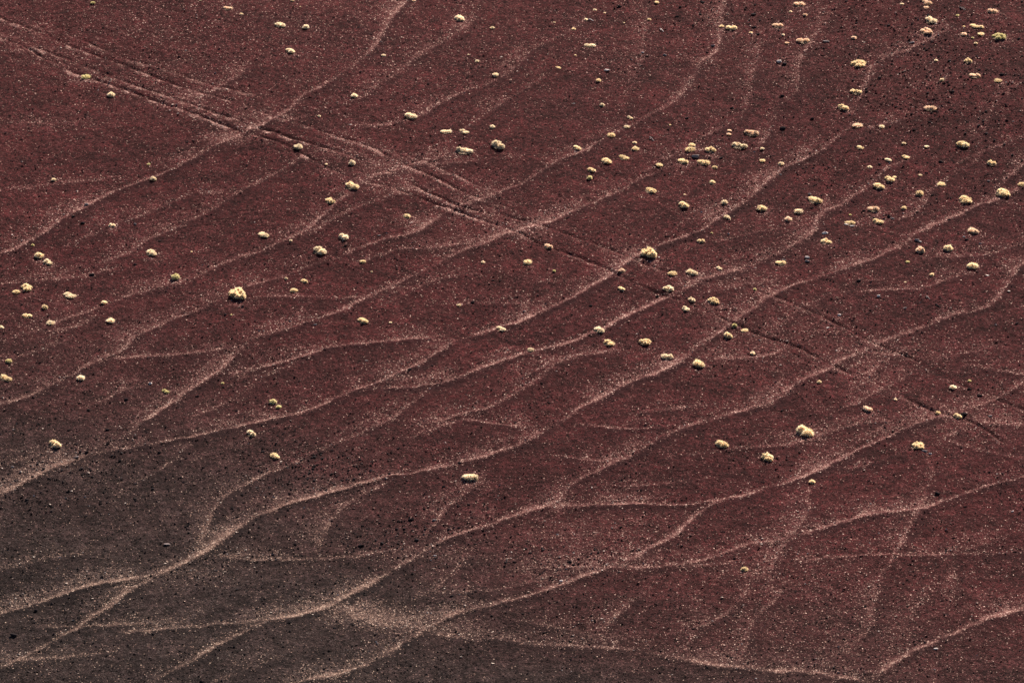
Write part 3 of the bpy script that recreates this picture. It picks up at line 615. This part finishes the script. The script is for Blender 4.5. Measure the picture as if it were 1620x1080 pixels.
gxs, gys, gzs, gts = ground_at([t[0] for t in tus], [t[1]+0.05*t[2] for t in tus])
for i, (px, py, w, h, tone, form) in enumerate(tus):
    rr = random.Random(i*13+5); m_px = gts[i]/DIST*WIDTH/1620; r = w*m_px/2*1.0; r = max(r, 0.07)*(0.90 if w > 22 else 0.94 if w > 17 else 1.0)
    x, y = float(gxs[i]), float(gys[i]); z = float(gzs[i])
    ratio = h/w; Hh = r*max(0.40, min(0.85, 0.53+1.4*(ratio-0.63)))
    label_ref = LAND.get((px, py))
    if label_ref: label = label_ref[0]
    else:
        ref, d, o = rel[(px, py)]
        size = 'tiny' if w < 7.5 else 'small' if w < 12.5 else 'medium' if w < 19 else 'large'
        label = '%s %s %s tussock, %s%s %s' % (size, FORM[form], tone_word[tone], (o+' one ') if o else '', d, ref)
    tilt = ground_tilt(x, y).to_track_quat('Z', 'Y')
    up = Vector((0, 0, 1)).lerp(ground_tilt(x, y), 0.6).normalized().to_track_quat('Z', 'Y')
    if w < 9 or (form == 'r' and w < 12):
        o = bpy.data.objects.new('grass_tussock', TUFT[(tone, rr.randrange(6))]); link(o)
        o.scale = (r, r*(.85+.2*rr.random()), Hh); q_ = up.copy(); q_.rotate(Vector((0, 0, 1)).rotation_difference(Vector((0, 0, 1))))
        e = up @ Vector((0, 0, 1)); from_z = up
        o.rotation_mode = 'QUATERNION'
        from mathutils import Quaternion
        o.rotation_quaternion = up @ Quaternion((0, 0, 1), rr.random()*6.28); o.location = (x, y, z-0.01+0.16*Hh)
    else:
        o = bpy.data.objects.new('grass_tussock', None); o.empty_display_size = 0.3; link(o)
        o.location = (x, y, z-0.02); o.rotation_mode = 'QUATERNION'; o.rotation_quaternion = up
        from mathutils import Quaternion
        base = TUFT[(tone, 0)]
        depth = 1.15 if form in 'mb' else 1.0
        sk = bpy.data.objects.new('dry_shade_skirt', SKIRT[i % 3]); link(sk, o); sk.scale = (r*.98, r*.98, Hh*.9); sk.rotation_euler = (0, 0, rr.random()*6.28)
        for (dx, dy, lr, lh) in (LOBES[form] if form != 'r' else [(0, 0, .98, 1.1)]):
            # to_track_quat turns the local axes: find local offset of the world offset
            off = up.inverted() @ (tilt @ Vector((0, 0, 0)) + Vector((dx*r*(1+.5*(rr.random()-.5)), dy*r*1.25*depth*(1+.5*(rr.random()-.5)), 0)))
            c = bpy.data.objects.new('tuft', TUFT[(tone, rr.randrange(6))]); link(c, o)
            c.location = (off.x, off.y, Hh*(.12+.16*rr.random())); k = lr*(.84+.28*rr.random())
            c.scale = (r*k, r*k*(.95+.2*rr.random()), Hh*min(lh, .95)*(.8+.1*rr.random())*(1.0 if form in 'mbw' else 1.02))
            c.rotation_euler = (0, 0, rr.random()*6.28)
    o['label'] = label; o['category'] = 'grass tussock'; o['group'] = 'grass tussocks dotted over the slope'

# ------------------------------------------------------------------ stones one can tell apart (x, y, w, h, tone)
STONES = """960,111,12,5,pale;1128,72,7,5,grey;1101,248,14,9,grey;1233,97,9,7,pale;1241,101,8,7,dark;1239,203,10,8,dark;1305,369,10,8,pale;1277,407,8,7,pale;1277,413,8,6,grey;1339,355,8,5,pale;1348,357,8,4,pale;1240,411,8,5,grey
1412,345,7,4,grey;1451,380,8,7,grey;1456,382,5,4,pale;1529,379,7,6,dark;1525,374,4,4,pale;1551,385,5,4,grey;1564,286,5,4,grey;1390,468,6,6,pale;1328,498,6,6,pale;1432,487,7,5,grey;1359,444,8,6,dark;1562,435,7,3,pale;1310,518,6,4,pale;1596,460,5,4,pale;1609,511,6,5,dark;1348,507,5,4,dark
238,606,5,6,pale;170,679,7,6,dark;252,715,6,5,dark;200,631,7,6,dark;140,648,5,4,dark;312,626,6,5,dark;648,584,8,6,dark;580,570,6,4,grey;727,731,6,5,dark;702,769,6,5,dark;630,709,5,5,dark;782,720,5,4,dark;888,918,6,5,pale;22,1004,12,7,dark;57,965,6,5,dark;242,1002,5,4,dark;265,860,12,4,grey;1481,1025,8,4,pale;715,942,7,4,dark;778,973,5,4,dark
980,10,8,5,dark;1017,83,5,4,pale;1024,89,6,5,dark;1052,87,7,5,grey;1192,23,10,7,dark;1071,26,6,5,dark;1112,4,7,5,dark;1087,187,8,6,dark;908,164,5,4,grey;1200,54,7,5,dark;1141,250,7,6,dark;1158,171,6,5,dark;1307,65,11,4,grey;1442,67,10,4,grey;1238,152,7,6,dark;1285,187,6,5,dark;1406,40,6,5,dark;1549,110,6,4,dark;1585,118,8,6,dark;1489,256,9,6,dark;1547,118,6,5,dark;1442,180,6,4,dark;1471,193,7,4,dark;1371,140,5,4,dark
131,353,7,7,dark;137,323,7,6,grey;116,342,6,5,dark;146,434,11,6,dark;214,418,6,5,dark;253,381,5,4,dark;384,484,5,5,dark;357,497,5,5,dark;214,354,5,4,grey;600,372,6,4,grey;748,478,6,6,dark;499,513,6,4,grey;547,388,6,3,dark;780,443,6,4,dark;1281,307,6,5,grey;1300,309,4,4,dark;1367,333,6,4,dark;1406,342,6,5,dark;1451,335,5,4,dark;1475,308,5,4,dark;1502,347,6,4,dark;935,483,6,5,dark;1040,468,6,4,dark;1036,395,4,4,grey;1235,276,5,4,grey;1463,713,10,5,grey;1472,717,6,4,pale;1534,615,8,5,dark;1550,625,9,6,dark;1525,655,12,8,dark;1483,780,9,7,dark;1602,808,5,4,pale;1567,657,7,4,grey;1497,871,4,4,dark;687,822,7,5,grey;650,821,9,5,dark;570,862,8,6,dark;427,885,6,4,dark;1157,1039,7,4,dark;1196,1072,4,3,pale;20,1045,0,0,dark;688,878,5,4,pale;901,888,8,6,dark;1237,649,5,5,dark;300,716,4,4,dark;21,679,4,4,grey;122,722,7,5,grey;20,738,6,5,grey"""
stones = []
for p in STONES.replace('\n', ';').split(';'):
    x, y, w, h, t = p.split(',')
    if float(w) > 0: stones.append((float(x), float(y), float(w), float(h), t))
KEY = {(960,111): ('white bone-like stone lying aslant under the flat top middle tussock', 35),
(1101,248): ('grey jagged stone wedged between three straw tussocks', 20),
(22,1004): ('black oval stone by itself in the bottom left corner', 0),
(1305,369): ('pale angular stone directly above a curled straw tussock', 10),
(1277,407): ('pale upright stone, upper of a stacked pair right of centre', 0),
(1277,413): ('grey stone, lower of a stacked pair right of centre', 0),
(1463,713): ('grey slab at the right foot of a ragged straw tussock', 20),
(146,434): ('dark flat block alone at the left between tussocks', 5),
(1525,655): ('dark hole built as a black stone, right of a small tussock where trails meet', 0),  # dark rock added to stand in for a shadowy hole
(888,918): ('small white stone on the edge of the bottom middle trail', 0)}
oth = [s for s in stones if (s[0], s[1]) not in KEY]
srel = dict()
for tone in ('dark', 'grey', 'pale'):
    it = [(s[0], s[1]) for s in oth if s[4] == tone]; srel.update(zip(it, relate(it)))
sx, sy, sz, stt = ground_at([s[0] for s in stones], [s[1]+1 for s in stones])
def place_rock(i, x, y, z, w, h, depth, tone, rot):
    rr = random.Random(i*7+3); o = bpy.data.objects.new('stone', ROCK[(tone, rr.randrange(7))]); link(o)
    o.scale = (w/2, depth/2, h/2); o.location = (x, y, z+h*0.22); o.rotation_euler = (0.35*(rr.random()-.5)+.2, 0.4*(rr.random()-.5), rot)
    return o
for i, (px, py, w, h, tone) in enumerate(stones):
    m_px = stt[i]/DIST*WIDTH/1620; W_ = w*m_px*1.05; Hs = h*m_px*0.75
    rr = random.Random(i); k = KEY.get((px, py))
    o = place_rock(i, float(sx[i]), float(sy[i]), float(sz[i]), W_, Hs, max(Hs*1.1, W_*0.5), tone, -math.radians(k[1]) if k else (rr.random()-.5)*.8)
    if k: o['label'] = k[0]
    else:
        ref, d, od = srel[(px, py)]
        o['label'] = '%s %s stone, %s%s %s' % ('small' if w < 7 else 'larger', {'dark': 'dark', 'grey': 'grey', 'pale': 'pale'}[tone], (od+' one ') if od else '', d, ref)
    o['category'] = 'stone'; o['group'] = 'stones lying on the slope'
# small stones in the stony patches: nothing tells the ones of a patch apart
PATCH = [('top right corner among the tussocks', 1490, 120, 120, 90, 46), ('strip along the top edge right of middle', 1160, 22, 110, 26, 22),
 ('dark stony patch below left of the centre', 500, 735, 80, 32, 34), ('lower middle ground between two bright trails', 640, 845, 80, 28, 26),
 ('brown ground around the lone lower left tussock', 130, 745, 100, 40, 26), ('right edge above the ragged tussock', 1580, 205, 40, 50, 16),
 ('red ground between the lowest bright trails', 900, 885, 70, 20, 16)]
n = 0
for (where, cx, cy, rx, ry, cnt) in PATCH:
    pr = np.random.RandomState(int(cx)); pxs = np.clip(cx+rx*pr.normal(size=cnt)*.75, 3, 1617); pys = np.clip(cy+ry*pr.normal(size=cnt)*.75, 3, 1077)
    ax, ay, az, at_ = ground_at(pxs, pys)
    for j in range(cnt):
        w = 0.14+0.14*pr.rand()**2; n += 1
        o = place_rock(500+n, float(ax[j]), float(ay[j]), float(az[j]), w, w*0.6, w*.8, 'dark', pr.rand()*3)
        o['label'] = 'fist sized dark stone in the '+where; o['category'] = 'stone'
        o['group'] = 'dark stones in the '+where

# ------------------------------------------------------------------ dry sticks
def stick(px, py, length_px, ang, mat, label, twigs):
    gx, gy, gz, gt = ground_at(px, py); m_px = gt[0]/DIST*WIDTH/1620; L = length_px*m_px
    def tube(P, r0, r1):
        V = []; F = []; nseg = len(P)
        for a, p in enumerate(P):
            r = r0+(r1-r0)*a/(nseg-1)
            for b in range(6): t = b*math.pi/3; V.append((p[0]-math.sin(ang)*r*math.cos(t), p[1]+math.cos(ang)*r*math.cos(t), p[2]+r*math.sin(t)))
        for a in range(nseg-1):
            for b in range(6): F.append((a*6+b, a*6+(b+1) % 6, a*6+6+(b+1) % 6, a*6+6+b))
        return V, F
    rr = random.Random(int(px)); c, s = math.cos(ang), math.sin(ang)
    root = bpy.data.objects.new('dry_stick', None); link(root); nrm = ground_tilt(float(gx[0]), float(gy[0]))
    root.location = (float(gx[0]), float(gy[0]), float(gz[0])+0.05)
    sl_ = lambda x_, y_: (-nrm.x*x_-nrm.y*y_)/nrm.z
    P = [((t-.5)*L*c+.02*rr.random(), (t-.5)*L*s, sl_((t-.5)*L*c, (t-.5)*L*s)+.03*math.sin(t*5)) for t in np.linspace(0, 1, 7)]
    V, F = tube(P, .045, .025); o = bpy.data.objects.new('stem', np_mesh('stem', V, [np.array(F)], mat, smooth=True)); link(o, root)
    for k in range(twigs):
        a0 = P[2+k]; an = ang+(1.0 if k % 2 else -1.1)
        Q = [(a0[0]+t*L*.4*math.cos(an), a0[1]+t*L*.6*math.sin(an), a0[2]+sl_(t*L*.4*math.cos(an), t*L*.6*math.sin(an))+.06*t) for t in np.linspace(0, 1, 5)]
        V, F = tube(Q, .03, .012); o = bpy.data.objects.new('twig', np_mesh('twig', V, [np.array(F)], mat, smooth=True)); link(o, root)
    root['label'] = label; root['category'] = 'stick'; root['group'] = 'dry sticks on the slope'
stick(1523, 15, 11, -.5, M_GREY, 'grey forked dry stick left of the top right corner tussock', 3)
stick(1047, 49, 9, -.9, M_PALE, 'short white dry stick near the top middle edge', 1)
stick(1031, 221, 13, -1.0, M_GREY, 'grey dry stick lying aslant right of a small upper tussock', 1)
stick(1468, 472, 10, -.9, M_GREY, 'grey dry stick on bare ground right of centre', 1)
stick(1484, 485, 12, -.9, M_DARK, 'dark dry stick just below a grey one', 2)
stick(935, 33, 8, -.3, M_PALE, 'tiny pale stick at the right side of a tiny top tussock', 0)

# ------------------------------------------------------------------ gravel: nobody could count it
def scatter(n, seed):
    r = np.random.RandomState(seed); px = r.uniform(-40, 1660, n); py = r.uniform(-40, 1120, n); return px, py, r
px, py, r = scatter(240000, 5)
st = blob(STONY, px, py)
gx, gy, gz, gt = ground_at(px, py)
ii = np.clip(np.searchsorted(xs, gx), 0, nx-1); jj = np.clip(np.searchsorted(ys, gy), 0, ny-1)
tr_ = T[jj, ii]; du = D[jj, ii]; fl = R[jj, ii]; ash = A[jj, ii]
cl = fbm(gx, gy, 2.5, 91, 3)
keep = r.rand(len(px)) < np.clip(0.065+0.22*tr_+0.35*st+1.1*np.clip(cl-.52, 0, 1)+0.10*ash+0.2*np.clip(du, 0, 1), 0, 1)
keep |= (r.rand(len(px)) < 0.9*fl)
gx, gy, st, tr_, du, fl, ash = [a[keep] for a in (gx, gy, st, tr_, du, fl, ash)]
ii, jj = ii[keep], jj[keep]; gz = Z[jj, ii]+ (height(gx, gy)-height(xs[ii], ys[jj])); n = len(gx)
size = 0.016+(0.055*r.rand(n)**3.2)*(1-.6*np.clip(tr_, 0, 1))+0.05*st*r.rand(n)**2.5
O = np.array([(1,0,0),(0,1,0),(-1,0,0),(0,-1,0),(0,0,1),(0,0,-1)], float)
OF = np.array([(0,1,4),(1,2,4),(2,3,4),(3,0,4),(1,0,5),(2,1,5),(3,2,5),(0,3,5)])
ang = r.rand(n)*6.28; V = O[None]*np.ones((n, 1, 1)); V = V*(0.7+0.6*r.rand(n, 6, 1)); V = V+0.25*r.normal(size=(n, 6, 3))
V[:, :, 0] *= (.9+.8*r.rand(n))[:, None]; V[:, :, 2] *= .7
ca, sa = np.cos(ang)[:, None], np.sin(ang)[:, None]
vx = V[:, :, 0]*ca-V[:, :, 1]*sa; vy = V[:, :, 0]*sa+V[:, :, 1]*ca
V = np.stack([vx*size[:, None]+gx[:, None], vy*size[:, None]+gy[:, None], V[:, :, 2]*size[:, None]+gz[:, None]+0.3*size[:, None]], -1)
F = (OF[None]+np.arange(n)[:, None, None]*6).reshape(-1, 3)
tone = r.rand(n)
palep = np.clip(0.06+0.6*du+1.2*fl+0.6*tr_, 0, .95)
tone = np.where(r.rand(n) < palep, 0.72+0.28*r.rand(n)**1.5, 0.72*r.rand(n))
gm = N('loose gravel'); a_ = gm.attr('tone'); h_ = gm.attr('ashy')
redp = gm.ramp(a_, [(0.0, (.005, .003, .004)), (0.35, (.016, .009, .010)), (0.62, (.045, .019, .020)), (0.76, (.085, .045, .042)), (0.84, (.22, .14, .12)), (1.0, (.45, .34, .30))])
ashp = gm.ramp(a_, [(0.0, (.005, .004, .005)), (0.35, (.018, .014, .014)), (0.62, (.042, .029, .027)), (0.76, (.080, .058, .052)), (0.84, (.20, .145, .12)), (1.0, (.42, .34, .29))])
gm.l(gm.mix(h_, redp, ashp), gm.b.inputs['Base Color'])
gmesh = np_mesh('gravel', V.reshape(-1, 3), [F], gm.m, {'tone': np.repeat(tone, 6), 'ashy': np.repeat(ash, 6)})
gob = bpy.data.objects.new('gravel', gmesh); link(gob)
gob['kind'] = 'stuff'; gob['label'] = 'loose dark and pale gravel strewn all over the red slope'; gob['category'] = 'gravel'
print('tussocks', len(tus), 'stones', len(stones)+sum(p[5] for p in PATCH), 'pebbles', n)
